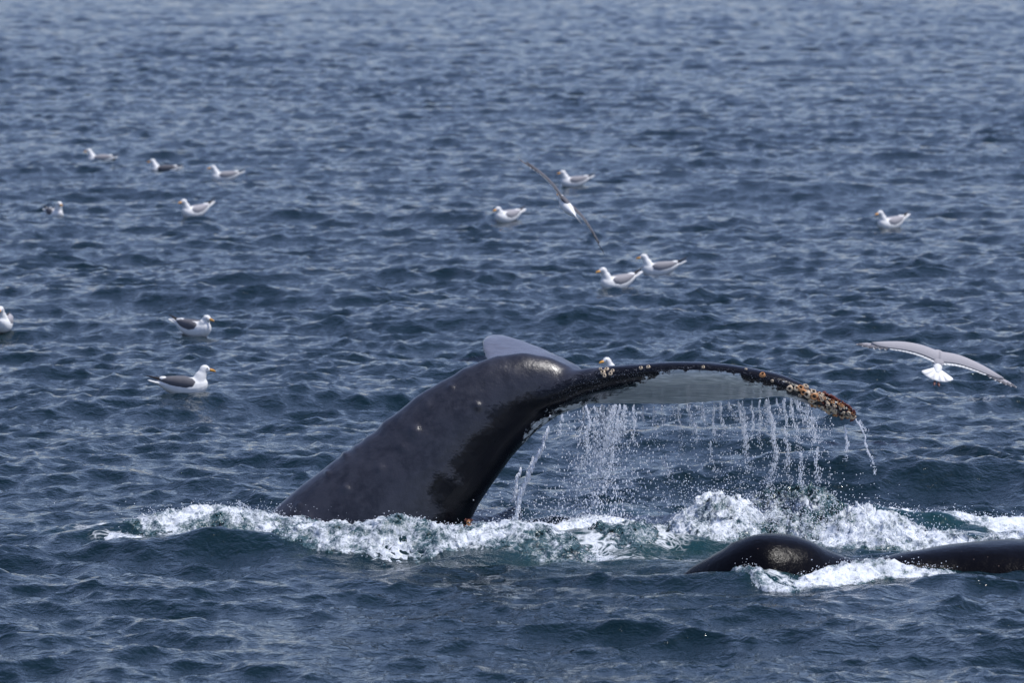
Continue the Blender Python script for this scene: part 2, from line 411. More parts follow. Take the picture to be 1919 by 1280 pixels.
# ------------------------------------------------------------------ the lifted tail
Y0 = 50.6
def super_ring(C, a, b, n=28, p=1.0):
    out = []
    for j in range(n):
        t = 2 * math.pi * j / n
        c, s = math.cos(t), math.sin(t)
        out.append(C + a * c + b * (math.copysign(abs(s) ** p, s)))
    return out
def whale_tail():
    dors = [(330, 1150), (440, 1020), (510, 957), (560, 914), (620, 868), (690, 820), (730, 783), (780, 744), (830, 714), (880, 689), (930, 668), (980, 661), (1030, 669), (1070, 686), (1100, 700)]
    vent = [(845, 1190), (858, 1080), (868, 1015), (882, 978), (898, 945), (918, 915), (938, 886), (960, 856), (978, 836), (1000, 813), (1022, 795), (1045, 781), (1068, 772), (1095, 764), (1110, 752)]
    wl = [.50, .47, .44, .42, .39, .36, .335, .31, .285, .26, .235, .21, .18, .13, .06]
    dy = [-.15, -.12, -.1, -.08, -.06, -.04, -.02, 0, .02, .04, .05, .06, .05, .05, .05]
    rings = []
    for d, v, wd, q in zip(dors, vent, wl, dy):
        D, V = P(*d, Y0 + q), P(*v, Y0 + q)
        rings.append(super_ring((D + V) / 2, (D - V) / 2, Vector((0.0, wd, 0.0)), 32, 1.12))
    parts = [loft(rings)]
    # near fluke: px, top, bottom, chord m, nose radius m, depth offset
    st = [(985, 712, 812, .22, .17, .02), (1035, 704, 785, .34, .155, -.03), (1090, 692, 764, .52, .125, -.09), (1180, 681, 759, .74, .10, -.2), (1260, 675.5, 760, .85, .093, -.3),
          (1340, 677, 754, .86, .088, -.4), (1410, 689, 749, .76, .082, -.5), (1470, 706, 746, .56, .076, -.58), (1520, 727, 764, .30, .066, -.63),
          (1560, 745, 780, .17, .056, -.66), (1588, 761, 788, .10, .042, -.68), (1604, 773, 787, .04, .024, -.69)]
    xs = [s[0] for s in st]; q = np.concatenate([np.linspace(985, 1560, 30), np.linspace(1570, 1604, 6)])
    cols = [cr(xs, [s[i] for s in st], q) for i in range(1, 6)]
    rings = []; n = 30; trail = []
    for i, x in enumerate(q):
        top, bot, c, r_, off = [cc[i] for cc in cols]
        Yl = Y0 + off; L = P(x, top, Yl) - Vector((0, 0, r_))
        T = P(x, bot, Yl + c) + Vector((0, 0, 0.012))
        ch = (T - L); ln = ch.length; e = ch / ln
        # in-plane normal, perpendicular to the chord, pointing up
        nrm = Vector((0, 0, 1)) - e * e.z; nrm.normalize()
        ring = []
        rr = min(r_, ln * 0.6)
        for j in range(n):
            t = 2 * math.pi * j / n
            a = (1 - math.cos(t)) / 2                      # 0 at the nose, 1 at the trailing edge
            u = a * ln - r_ * (1 - a)
            xx = (u + rr) / (ln + rr)
            if xx < 0.22: th = math.sqrt(max(0, 1 - ((0.22 - xx) / 0.22) ** 2))
            else: th = max(0.0, 1 - (xx - 0.22) / 0.78) ** 1.35
            th = max(th * r_, 0.013 * (1 if 0.001 < a < 0.999 else 0.2))
            sg = 1 if math.sin(t) >= 0 else -1
            cam_ = (0.03 * math.sin(math.pi * xx)) * (1 if c > .3 else 0)     # slight hollow on the underside
            ring.append(L + e * u + nrm * (sg * th + cam_))
        rings.append(ring); trail.append(T)
    parts.append(loft(rings))
    # far fluke, rising away and then drooping behind the back
    fs = [((1000, 720), (1100, 716), 0.1, .7, .13), ((965, 705), (1092, 694), .35, 1.05, .11), ((930, 690), (1050, 671), .7, 1.4, .085), ((912, 674), (1000, 648), 1.0, 1.7, .065),
          ((905, 657), (960, 634), 1.25, 1.85, .05), ((903, 645), (930, 630), 1.45, 1.95, .04), ((904, 644), (914, 633), 1.62, 1.92, .03), ((906, 650), (909, 641), 1.76, 1.88, .018)]
    rings = []
    K = len(fs); tt = np.linspace(0, K - 1, 26); ii = np.arange(K)
    f = lambda vals: cr(ii, vals, tt)
    lx, ly, tx, ty = f([a[0][0] for a in fs]), f([a[0][1] for a in fs]), f([a[1][0] for a in fs]), f([a[1][1] for a in fs])
    ld, td, rd = f([a[2] for a in fs]), f([a[3] for a in fs]), f([a[4] for a in fs])
    for i in range(len(tt)):
        L = P(lx[i], ly[i], Y0 + ld[i]); T = P(tx[i], ty[i], Y0 + td[i])
        a = (L - T) / 2; nn = a.cross(Vector((-0.3, 1, 0.1))).normalized()
        rings.append(super_ring((L + T) / 2, a, nn * max(rd[i] * 0.6, 0.014), 24, 0.9))
    parts.append(loft(rings))
    me = remeshed('tail', join(parts), 0.0165, 9, 0.5)
    co = get_co(me); no = get_no(me); px, py = proj(co)
    # smooth the fluke root and the keel more strongly: extra relaxation in that zone
    ne = len(me.edges); ed = np.empty(ne * 2, np.int32); me.edges.foreach_get('vertices', ed); ed = ed.reshape(-1, 2)
    wgt = np.exp(-((px - 1055) / 75)**2 - ((py - 735) / 60)**2)[:, None]
    for _ in range(45):
        acc = np.zeros_like(co); cnt = np.zeros(len(co))
        np.add.at(acc, ed[:, 0], co[ed[:, 1]]); np.add.at(acc, ed[:, 1], co[ed[:, 0]])
        np.add.at(cnt, ed.ravel(), 1)
        co = co + (acc / cnt[:, None] - co) * wgt * 0.5
    # nodules on the skin
    for (a, b, rad, h) in [(777, 808, 11, .022), (895, 762, 7, .022), (647, 853, 7, .02), (614, 888, 6, .018), (648, 916, 8, .018), (845, 727, 7, .015), (718, 792, 16, .016), (690, 822, 14, .014), (560, 948, 6, .014),
                           (905, 690, 22, .012), (870, 700, 14, .012), (752, 838, 9, .010), (712, 878, 9, .010), (578, 972, 8, .012), (825, 940, 12, .008), (800, 760, 9, .010), (668, 840, 8, .012)]:
        g = np.exp(-((px - a)**2 + (py - b)**2) / rad**2); co += no * (g * h)[:, None]
    co += no * (fbm(co * 3.0, 3) * 0.010 * (no[:, 1] < 0.9))[:, None]
    set_co(me, co)
    dark = poly_sd([(1110, 702), (1060, 716), (1010, 735), (960, 752), (915, 768), (920, 795), (880, 825), (842, 868), (860, 900), (815, 888), (802, 925), (828, 955), (785, 1010), (760, 1300), (1000, 1300), (1020, 850), (1100, 790), (1800, 900), (1800, 640), (1250, 640)], px, py) / 60.0
    pale = poly_sd([(1050, 768), (1110, 752), (1150, 738), (1185, 726), (1222, 706), (1262, 693), (1330, 691), (1392, 702), (1402, 718), (1440, 722), (1475, 736), (1500, 752), (1490, 800), (1060, 800)], px, py) / 55.0
    glint_arc = poly_sd([(978, 826), (1000, 797), (1030, 775), (1080, 757), (1115, 752), (1075, 764), (1040, 779), (1010, 802)], px, py) / 55.0  # thin highlight along the inner curve, painted in with the pale colour
    pale = np.maximum(pale, glint_arc + .02)
    pale = np.where((no[:, 2] > 0.25), -1, pale)
    scar = sstep(1000, 1110, px) * (no[:, 2] < 0.75) * 1.0
    scar = np.maximum(scar, 0.0)
    sky_sheen = (1 - sstep(1000, 1085, px)) * sstep(Y0 + .42, Y0 + .75, co[:, 1])  # far fluke area that takes the painted sky sheen
    add_attr(me, 'sky_sheen', sky_sheen)
    add_attr(me, 'dark', np.clip(dark, -1, 1)); add_attr(me, 'pale', np.clip(pale, -1, 1)); add_attr(me, 'scar', scar)
    root = empty('humpback_whale', (G(720, 990).x, Y0, 0))
    tag(root, 'grey whale tail arching out of the water with one barnacled fluke spread to the right', 'whale')
    me.transform(Matrix.Translation(-root.location))
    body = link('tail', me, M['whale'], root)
    bvh = BVHTree.FromPolygons([tuple(v.co + root.location) for v in me.vertices], [tuple(p.vertices) for p in me.polygons])
    return root, bvh, trail
tail_root, tail_bvh, trail_edge = whale_tail()

# barnacles
def shell_mesh(name, mat, segs=9):
    prof = [(1.0, -0.1), (0.80, 0.55), (0.58, 0.72), (0.40, 0.55), (0.34, 0.15)]
    vs, fs, mi = [], [], []
    for k, (r_, z) in enumerate(prof):
        for j in range(segs):
            t = 2 * math.pi * j / segs; q = r_ * (1 + 0.08 * math.sin(t * 3 + k) + (0.07 if j % 2 else -0.04))
            vs.append((q * math.cos(t), q * math.sin(t), z))
    for k in range(len(prof) - 1):
        for j in range(segs):
            a, b = k * segs + j, k * segs + (j + 1) % segs
            fs.append((a, b, b + segs, a + segs)); mi.append(1 if k >= 3 else 0)
    fs.append(tuple((len(prof) - 1) * segs + j for j in range(segs))); mi.append(1)
    me = bpy.data.meshes.new(name); me.from_pydata(vs, [], fs)
    me.materials.append(mat); me.materials.append(M['hole']); me.polygons.foreach_set('material_index', mi)
    me.polygons.foreach_set('use_smooth', [False] * len(fs)); me.update()
    return me
def stalk_mesh(name, seed):
    r_ = random.Random(seed); parts = []
    for k in range(4):
        p = Vector((r_.uniform(-.5, .5), r_.uniform(-.5, .5), -0.2)); d = Vector((r_.uniform(-.7, .7), r_.uniform(-.7, .7), 1)).normalized()
        rings = []
        for q, rad in ((0, .28), (.5, .22), (.9, .36), (1.3, .30), (1.7, .08)):
            p2 = p + d * q + Vector((0.15 * math.sin(q * 2), 0, 0))
            rings.append([p2 + Vector((math.cos(a) * rad, math.sin(a) * rad, 0)) for a in [i * math.pi * 2 / 5 for i in range(5)]])
        parts.append(loft(rings))
    me = py_mesh(name, join(parts)); me.materials.append(M['stalk']); return me
SH = [shell_mesh('barnacle', M['shell']), shell_mesh('barnacle', M['shell2'])]
STK = [stalk_mesh('stalked_barnacle', i) for i in range(3)]
def stick(px, py, rad, mesh, name):
    o_ = Vector((0, 0, CAM_H)); d = ray(px, py).normalized()
    loc, nor, idx, dist = tail_bvh.ray_cast(o_, d)
    if loc is None: return None
    b = bpy.data.objects.new(name, mesh); COL.objects.link(b); b.parent = tail_root
    b.location = loc - tail_root.location
    q = nor.to_track_quat('Z', 'Y'); q = q @ Matrix.Rotation(random.uniform(0, 6.28), 3, 'Z').to_quaternion()
    b.rotation_mode = 'QUATERNION'; b.rotation_quaternion = q
    b.scale = (rad, rad, rad * random.uniform(0.7, 1.1))
    return b
M1 = 1 / 240.0                                             # metres in one reference pixel at the tail
for x, y, r_ in [(1130, 698, 5.5), (1137, 692, 5), (1144, 700, 4.5), (1133, 704, 4), (1148, 695, 4), (1125, 692, 3.5), (1201, 690, 4), (1215, 688, 4.5), (1318, 688, 3.5),
                 (1429, 703, 6.5), (1447, 714, 3), (1398, 692, 3), (1480, 728, 6.5), (1493, 728, 6), (1500, 728, 7.5), (1509, 726, 7), (1506, 735, 6.5), (1513, 739, 7.5), (1499, 741, 4), (1524, 736, 7), (1526, 743, 8), (1522, 751, 6),]:
    stick(x, y, r_ * M1, SH[0] if random.random() < .7 else SH[1], 'barnacle')
def top_y(x): return np.interp(x, [1520, 1560, 1588, 1606], [727, 745, 761, 776])
def bot_y(x): return np.interp(x, [1520, 1560, 1588, 1606], [762, 780, 787, 786])
for k in range(125):
    x = random.uniform(1515, 1606); y = random.uniform(top_y(x) + 1, bot_y(x))
    u = (y - top_y(x)) / (bot_y(x) - top_y(x))
    stick(x, y, random.uniform(2.2, 4.4) * M1, SH[0] if random.random() < (.85 if .25 < u < .85 else .3) else SH[1], 'barnacle')
for k in range(110):
    x = random.uniform(1528, 1608); e = random.random()
    y = top_y(x) + 1.5 if e < .45 else (bot_y(x) - 1.5 if e < .7 else random.uniform(top_y(x), bot_y(x)))
    stick(x, y, random.uniform(3.0, 4.8) * M1 * (1.0 if e < .7 else .6), random.choice(STK), 'stalked_barnacle')
for k in range(26):
    x = random.uniform(862, 876); y = random.uniform(974, 996)
    b = bpy.data.objects.new('stalked_barnacle', random.choice(STK)); COL.objects.link(b); b.parent = tail_root
    b.location = P(x + random.uniform(0, 16), y, Y0 - 0.40 + random.uniform(-.05, .05)) - tail_root.location
    b.rotation_euler = (random.uniform(0, 6), random.uniform(0, 6), random.uniform(0, 6)); s_ = random.uniform(3, 4.4) * M1; b.scale = (s_,) * 3
    if k % 3 == 0:
        c = bpy.data.objects.new('barnacle', SH[1]); COL.objects.link(c); c.parent = tail_root
        c.location = b.location + Vector((0, -.03, 0)); c.rotation_euler = (R(80), random.uniform(-.6, .6), 0); c.scale = (4 * M1,) * 3

# ------------------------------------------------------------------ the second whale
def second_whale():
    xs = [1240, 1290, 1330, 1370, 1400, 1440, 1480, 1520, 1560, 1600, 1640, 1700, 1780, 1860, 1950, 2100, 2300, 2420]
    top = [1120, 1070, 1046, 1022, 1008, 1001.5, 1004, 1015, 1036, 1049, 1048, 1036, 1022, 1015, 1012, 1018, 1050, 1110]
    Yc = [46.9, 46.8, 46.7, 46.65, 46.65, 46.65, 46.7, 46.75, 46.8, 46.9, 47.0, 47.15, 47.3, 47.35, 47.4, 47.5, 47.6, 47.7]
    hw = [.10, .22, .30, .36, .40, .42, .42, .40, .34, .30, .30, .36, .46, .54, .60, .60, .5, .3]
    q = np.linspace(1240, 2420, 90); T = cr(xs, top, q); Y = cr(xs, Yc, q); W = cr(xs, hw, q)
    rings = []
    for i in range(len(q)):
        t = P(q[i], T[i], Y[i]); bot = Vector((t.x, t.y, -0.8))
        C = (t + bot) / 2; a = (t - bot) / 2
        rings.append(super_ring(C, a, Vector((0, W[i] * 1.12, 0)), 48, 0.78))
    me = py_mesh('whale_back', loft(rings))
    co = get_co(me); no = get_no(me); px, py = proj(co)
    co += no * (fbm(co * 5, 4) * 0.008)[:, None]
    for (a, b, rad, h) in [(1420, 1022, 5, .012), (1440, 1050, 5, .008), (1372, 1020, 6, .01), (1845, 1045, 4, .008)]:
        g = np.exp(-((px - a)**2 + (py - b)**2) / rad**2); co += no * (g * h)[:, None]
    set_co(me, co)
    m = NT('black_whale_skin'); p = m.pos(); n = m.noise(p, 14, 5, .6); n2 = m.noise(p, 90, 3, .6); v = m.voro(p, 12)
    c = m.mix(n, (0.0012, 0.0012, 0.002), (0.004, 0.004, 0.006)); c = m.mix(m.math('MULTIPLY', m.ramp(v, .07, .04), .5), c, (0.2, 0.15, 0.13))
    m.b.inputs['Specular IOR Level'].default_value = 0.09
    m.set(Base_Color=c, Roughness=0.22, Normal=m.bump(m.math('ADD', n, m.math('MULTIPLY', n2, .22)), 0.6, 0.012))
    o = link('whale_back', me, m.m)
    tag(o, 'low black whale back with a rounded hump lying awash at the lower right', 'whale')
second_whale()

# ------------------------------------------------------------------ white water
def foam_patch(back, front, h, prof_pow, seed, rough=0.05, dens=0.9, bigamp=0.7, nx=None, ny=None, label='', cell=0.013, dfun=None):
    """strip between two lines given in reference pixels on the water; raised and torn"""
    bx = [p[0] for p in back]; by = [p[1] for p in back]; fx = [p[0] for p in front]; fy = [p[1] for p in front]
    x0, x1 = bx[0], bx[-1]
    gx = np.array([G(x, y)[:2] for x, y in zip(bx, by)]); fx_ = np.array([G(x, y)[:2] for x, y in zip(fx, fy)])
    Lm = np.hypot(*(gx[-1] - gx[0])); Wm = np.abs(gx[:, 1] - fx_[:, 1]).max()
    nx = int(Lm / cell) + 2; ny = int((Wm + (0.2 if callable(h) else h) * 1.2) / (cell * 1.5)) + 6
    s = np.linspace(0, 1, nx); t = np.linspace(0, 1, ny)
    kb = np.linspace(0, 1, len(bx)); kf = np.linspace(0, 1, len(fx))
    B = np.stack([cr(kb, gx[:, 0], s), cr(kb, gx[:, 1], s)], -1); F = np.stack([cr(kf, fx_[:, 0], s), cr(kf, fx_[:, 1], s)], -1)
    Sg, Tg = np.meshgrid(s, t, indexing='ij')
    X = (B[:, None, 0] * (1 - Tg) + F[:, None, 0] * Tg).ravel(); Y = (B[:, None, 1] * (1 - Tg) + F[:, None, 1] * Tg).ravel()
    sv, tv = Sg.ravel(), Tg.ravel()
    p = np.stack([X, Y, np.full_like(X, seed * 3.1)], -1)
    jx = fbm(p * 6, 3); X = X + jx * 0.06; Y = Y + fbm(p * 5 + 9, 3) * 0.10
    env = np.clip(4 * sv * (1 - sv), 0, 1) ** 0.5
    prof = np.clip(np.sin(np.pi * tv ** prof_pow), 0, 1) ** 0.75
    hh = h(sv) if callable(h) else h
    big = 0.75 + bigamp * fbm(p * 2.6 + 4, 3)
    z = sea_z(X, Y) + 0.018 * env * prof + hh * env * prof * big
    tor = np.abs(fbm(p * 9 + 2, 4)) ; z += (0.5 - tor * 2.2) * rough * env * prof * 1.2
    z += fbm(p * 34 + 5, 3) * rough * 0.40 * env
    z -= 0.035 * (1 - env * prof)
    q = np.stack([X, Y, z], -1)
    q[:, 0] += fbm(q * 22 + 3, 3) * rough * 0.55; q[:, 1] += fbm(q * 22 + 8, 3) * rough * 0.55; q[:, 2] += fbm(q * 26 + 13, 3) * rough * 0.5
    idx = np.arange(nx * ny).reshape(nx, ny)
    f = np.stack([idx[:-1, :-1].ravel(), idx[1:, :-1].ravel(), idx[1:, 1:].ravel(), idx[:-1, 1:].ravel()], -1)
    d = dens * (0.15 + 0.85 * sstep(0.0, 0.5, env * prof)) + np.maximum(fbm(p * 3.1 + 21, 3) * 0.38, -0.13)
    if dfun: d = d * dfun(sv, tv)
    return q, f, d
def make_foam(name, patches, label):
    V, F, D = [], [], []; o = 0
    for q, f, d in patches:
        V.append(q); F.append(f + o); D.append(d); o += len(q)
    me = np_mesh(name, np.concatenate(V), np.concatenate(F)); add_attr(me, 'dense', np.concatenate(D))
    ob = link(name, me, M['foam']); tag(ob, label, 'foam', kind='stuff')
    return np.concatenate(V), np.concatenate(D)
crest = make_foam('wave_foam', [
    foam_patch([(225, 985), (330, 975), (440, 972), (540, 985)], [(215, 1012), (300, 1022), (420, 1018), (520, 1026)], 0.13, 0.8, 1, 0.05, 0.78),
    foam_patch([(450, 985), (560, 1000), (680, 1006), (800, 1010), (900, 1012), (1000, 1022)], [(440, 1022), (560, 1036), (680, 1044), (800, 1046), (900, 1042), (1040, 1046)], 0.075, 0.9, 2, 0.05, 0.70),
    foam_patch([(880, 1010), (980, 1018), (1080, 1035), (1170, 1054)], [(880, 1042), (960, 1046), (1060, 1054), (1170, 1060)], 0.04, 0.9, 3, 0.035, 0.56),
    foam_patch([(185, 1014), (230, 1014), (275, 1017)], [(180, 1020), (230, 1023), (270, 1024)], 0.02, 1, 4, 0.015, 0.9)],
    'churned white foam along the wave crest at the foot of the tail')
splash = make_foam('splash_foam', [
    foam_patch([(950, 997), (1040, 992), (1150, 988), (1290, 994)], [(950, 1006), (1040, 1010), (1150, 1012), (1290, 1008)], 0.09, 1, 5, 0.04, 0.9),
    foam_patch([(1085, 1000), (1140, 998), (1200, 1004), (1240, 1012)], [(1110, 1036), (1150, 1044), (1200, 1044), (1250, 1034)], 0.08, 1, 6, 0.04, 0.45),
    foam_patch([(1250, 1000), (1310, 996), (1370, 992), (1450, 996)], [(1256, 1018), (1310, 1028), (1370, 1028), (1450, 1018)], lambda s: 0.26 + 0.09 * s, 0.75, 7, 0.08, 0.88, 0.25),
    foam_patch([(1400, 975), (1460, 972), (1520, 975), (1590, 985)], [(1390, 1010), (1460, 1022), (1520, 1026), (1580, 1020)], 0.20, 0.85, 8, 0.10, 0.48),
    foam_patch([(1500, 1000), (1580, 996), (1660, 1004), (1760, 1016), (1900, 1018), (1980, 1018)], [(1490, 1030), (1580, 1036), (1680, 1034), (1780, 1028), (1900, 1024), (1980, 1024)], lambda s: 0.20 * np.exp(-((s - 0.25) / 0.22)**2) + 0.05, 0.85, 9, 0.07, 0.85),
    foam_patch([(1535, 948), (1620, 956), (1700, 966), (1800, 966), (1880, 970), (1990, 965)], [(1535, 956), (1620, 972), (1700, 984), (1800, 990), (1880, 1000), (1990, 1000)], 0.055, 0.9, 10, 0.025, 0.95),
    foam_patch([(1480, 1100), (1550, 1090), (1640, 1083), (1720, 1086), (1800, 1090)], [(1480, 1116), (1550, 1110), (1640, 1101), (1720, 1095), (1800, 1094)], 0.06, 0.9, 11, 0.05, 0.9),
    foam_patch([(1350, 1084), (1400, 1096), (1450, 1106), (1510, 1108)], [(1345, 1089), (1400, 1106), (1450, 1114), (1510, 1116)], 0.02, 0.9, 12, 0.03, 0.45)],
    'white splashing foam around the black whale back and under the dripping fluke')

# ------------------------------------------------------------------ drops
_bm = bmesh.new(); bmesh.ops.create_icosphere(_bm, subdivisions=1, radius=1)
ICO_V = np.array([v.co[:] for v in _bm.verts]); ICO_F = np.array([[v.index for v in f.verts] for f in _bm.faces]); _bm.free()
def drops_mesh(name, P_, Rr, El, label, cat='water drops'):
    n = len(P_); k = len(ICO_V)
    jit = 1 + 0.35 * (rng.random((n, k)) - 0.5)
    v = ICO_V[None] * (Rr[:, None, None]) * jit[:, :, None]
    v[:, :, 2] *= El[:, None]
    v = v + P_[:, None, :]
    f = ICO_F[None] + (np.arange(n) * k)[:, None, None]
    me = np_mesh(name, v.reshape(-1, 3), f.reshape(-1, 3)); o = link(name, me, M['drops'])
    tag(o, label, cat, kind='stuff'); return o
PTS, RAD, ELO = [], [], []
def drop(px, py, Y, r_, el=1.0):
    PTS.append(P(px, py, Y)[:]); RAD.append(r_ * M1 * 0.9); ELO.append(el)
def edge_Y(px): return float(np.interp(px, [985, 1090, 1180, 1260, 1340, 1410, 1470, 1520, 1600], [Y0 + .24, Y0 + .43, Y0 + .54, Y0 + .55, Y0 + .46, Y0 + .26, Y0 - .02, Y0 - .33, Y0 - .66]))
def stream(pts, w0, dens, r0=1.1, fade=True, Yo=None):
    """a string of drops following pixel points; w0 = scatter in px"""
    xs = [p[0] for p in pts]; ys = [p[1] for p in pts]
    L = ys[-1] - ys[0]; n = int(L * dens * 1.0); Yc = edge_Y(xs[0]) if Yo is None else Yo
    ph = random.random() * 50
    for i in range(n):
        u = random.random() ** (1.35 if fade else 1.0)
        y = ys[0] + u * L; x = np.interp(y, ys, xs)
        wob = 1.6 * math.sin(y * 0.11 + ph) + 0.8 * math.sin(y * 0.31 + ph * 2)
        clump = math.sin(y * 0.5 + ph * 3) + math.sin(y * .23 + ph)
        if random.random() < 0.25 - 0.2 * clump: continue
        s = random.gauss(0, 1) * w0 * (0.3 + 1.3 * u)
        drop(x + wob + s, y + random.uniform(-1, 1), Yc + random.gauss(0, .03 + .03 * w0 * .2), r0 * random.uniform(.32, .85), random.choice((1.1, 1.5, 2.5, 4.0, 5.5)) if u < .75 else random.uniform(1, 2))
for a, wd, dn, r0 in [([(1029, 806), (1012, 845), (992, 885), (972, 935), (963, 992)], 1.8, 11, 2.3), ([(978, 880), (966, 905), (964, 940)], 1.4, 8, 2.1), ([(1052, 778), (1048, 830)], 3, 2, 1.1),
        ([(1094, 762), (1092, 800), (1088, 840)], 2, 3, 1.1), ([(1115, 762), (1118, 830)], 3, 3, 1.1), ([(1130, 762), (1128, 800), (1112, 850), (1085, 880), (1078, 930)], 6, 8, 1.1),
        ([(1150, 760), (1142, 810), (1130, 850), (1120, 910)], 8, 8, 1.0), ([(1172, 760), (1170, 800), (1150, 850)], 6, 6, 1.0), ([(1188, 760), (1188, 830)], 2.5, 2.5, 1.1),
        ([(1241, 762), (1244, 800)], 2, 3, 1.1), ([(1100, 762), (1104, 800), (1098, 850), (1085, 880)], 3, 5, 1.2), ([(1140, 762), (1136, 830), (1118, 880), (1106, 950)], 4, 6, 1.2), ([(1162, 760), (1150, 840), (1138, 905)], 3, 5, 1.2), ([(1205, 762), (1208, 800)], 2, 3, 1.1), ([(1225, 762), (1230, 840)], 3, 2, 1.1), ([(1270, 762), (1280, 860)], 3, 2, 1.1), ([(1330, 830), (1340, 900)], 3, 2, 1.2), ([(1470, 750), (1476, 860), (1478, 920)], 3, 3, 1.2), ([(1500, 850), (1504, 930)], 4, 2.5, 1.3), ([(1530, 840), (1534, 920)], 3, 2.5, 1.3), ([(1240, 860), (1262, 905)], 4, 4, 1.2), ([(1258, 762), (1265, 785)], 3, 3, 1.0), ([(1285, 760), (1300, 790), (1308, 832)], 3, 5, 1.1), ([(1300, 760), (1320, 780)], 3, 3, 1.1),
        ([(1318, 758), (1318, 800)], 2, 3, 1.1), ([(1336, 757), (1340, 830)], 2, 4, 1.1), ([(1350, 757), (1356, 820)], 2, 3.5, 1.1), ([(1366, 756), (1380, 790)], 3, 4, 1.1), ([(1382, 754), (1394, 800), (1400, 860), (1402, 885)], 3, 6, 1.0),
        ([(1392, 754), (1398, 840)], 2.5, 5, 1.1), ([(1410, 753), (1410, 825)], 1.3, 4, 1.1), ([(1424, 752), (1426, 845)], 2, 3, 1.1), ([(1440, 750), (1448, 800), (1454, 850), (1450, 880), (1440, 900), (1436, 935)], 3, 7, 1.1),
        ([(1436, 750), (1444, 810)], 5, 6, 1.0), ([(1456, 749), (1463, 780)], 2, 3, 1.1), ([(1480, 748), (1490, 800), (1500, 850)], 3, 4, 1.1), ([(1492, 748), (1515, 800), (1530, 830)], 6, 5, 1.1), ([(1510, 752), (1520, 790), (1535, 830)], 5, 5, 1.1),
        ([(1524, 800), (1528, 830)], 2, 4, 1.2), ([(1586, 800), (1586, 865)], 1.6, 3, 1.3), ([(1606, 786), (1618, 812), (1622, 832), (1634, 860), (1640, 890)], 1.0, 4.5, 1.05), ([(1612, 790), (1624, 815)], 3, 3, 1.0)]:
    stream(a, wd, dn, r0, Yo=(Y0 - .38 if a[0][0] < 1060 else (Y0 - .34 if a[0][0] < 1200 and random.random() < .6 else None)))
# veil of finer drops
for k in range(2300):
    x = random.gauss(1138, 43); u = random.random() ** 0.9; drop(x - u * 14, 765 + u * 215, (edge_Y(x) if random.random() < .4 else Y0 - .42) + random.gauss(0, .13), random.uniform(.6, 1.6), random.uniform(1, 2.4))
for k in range(1500):
    x = random.uniform(1230, 1560); u = random.random() ** 1.2; drop(x + u * 10, 760 + u * 190, edge_Y(x) + random.gauss(0, .12), random.uniform(.45, 1.3), random.uniform(1, 2))
for k in range(900):
    x = random.uniform(930, 1650); y = random.triangular(850, 1010, 990); drop(x, y, 50.5 + random.gauss(0, .5), random.uniform(.4, 1.5), 1.1)
drops_mesh('falling_water', np.array(PTS), np.array(RAD), np.array(ELO), 'streams of water drops falling from the trailing edge of the near fluke')
PTS, RAD, ELO = [], [], []
for k in range(900): drop(random.gauss(1060, 70), random.gauss(965, 28), 50.4 + random.gauss(0, .2), random.uniform(.5, 1.7))
for k in range(1300): drop(random.gauss(1370, 70), random.gauss(945, 26) , 49.9 + random.gauss(0, .3), random.uniform(.4, 1.5))
for k in range(1800): drop(random.gauss(1490, 90), random.gauss(985, 26), 49.2 + random.gauss(0, .3), random.uniform(.4, 1.6))
for k in range(700): drop(random.gauss(1620, 70), random.gauss(1000, 20), 48.8 + random.gauss(0, .2), random.uniform(.4, 1.5))
for k in range(350): drop(random.gauss(430, 90), random.gauss(960, 12), 50.2 + random.gauss(0, .2), random.uniform(.4, 1.2))
for k in range(90):
    u = random.random(); drop(1 * (442 + u * 40 + random.gauss(0, 1)), 944 + 22 * u * u + random.gauss(0, 1), 50.1, random.uniform(.4, 1.0))
    drop(452 - 4 * u + random.gauss(0, 1), 960 - 22 * u, 50.1, random.uniform(.3, .9))
# drops thrown up off the foam itself
def off_foam(fo, n, up):
    V, D = fo; ok = np.where(D > 0.45)[0]
    for i in rng.choice(ok, n):
        q = V[i] + np.array([rng.normal(0, .02), rng.normal(0, .02), abs(rng.normal(0, up)) + .004]); PTS.append(tuple(q)); RAD.append(rng.uniform(.25, 1.15) * M1); ELO.append(1.0)
off_foam(crest, 2600, .02); off_foam(splash, 4800, .028)
drops_mesh('splash_drops', np.array(PTS), np.array(RAD), np.array(ELO), 'spray of small drops flung up above the churned foam', 'spray')

# ------------------------------------------------------------------ gulls
def ball(c, rx, ry, rz, n=10, m=7):
    rings = []
    for i in range(1, m):
        t = math.pi * i / m
        rings.append([Vector((c[0] - rx * math.cos(t), c[1] + ry * math.sin(t) * math.cos(a), c[2] + rz * math.sin(t) * math.sin(a))) for a in [2 * math.pi * j / n for j in range(n)]])
    return loft(rings)
def xring(x, y, z, ry, rz, n=14): return [Vector((x, y + ry * math.cos(2 * math.pi * j / n), z + rz * math.sin(2 * math.pi * j / n))) for j in range(n)]
def tube(pts, n=12):
    """pts: (x,y,z,radius) chain"""
    rings = []
    for i, p in enumerate(pts):
        a = Vector(pts[max(0, i - 1)][:3]); b = Vector(pts[min(len(pts) - 1, i + 1)][:3]); d = (b - a).normalized()
        u = d.cross(Vector((0, 1, 0.01))).normalized(); v = d.cross(u)
        rings.append([Vector(p[:3]) + (u * math.cos(t) + v * math.sin(t)) * p[3] for t in [2 * math.pi * j / n for j in range(n)]])
    return loft(rings)
HEADS = {'up': (0.172, 0.222), 'tuck': (0.160, 0.182)}
GM = {}
def bend(me, k):
    co = get_co(me); x = np.minimum(co[:, 0] - 0.02, 0); co[:, 2] += k * x * x; set_co(me, co); return me
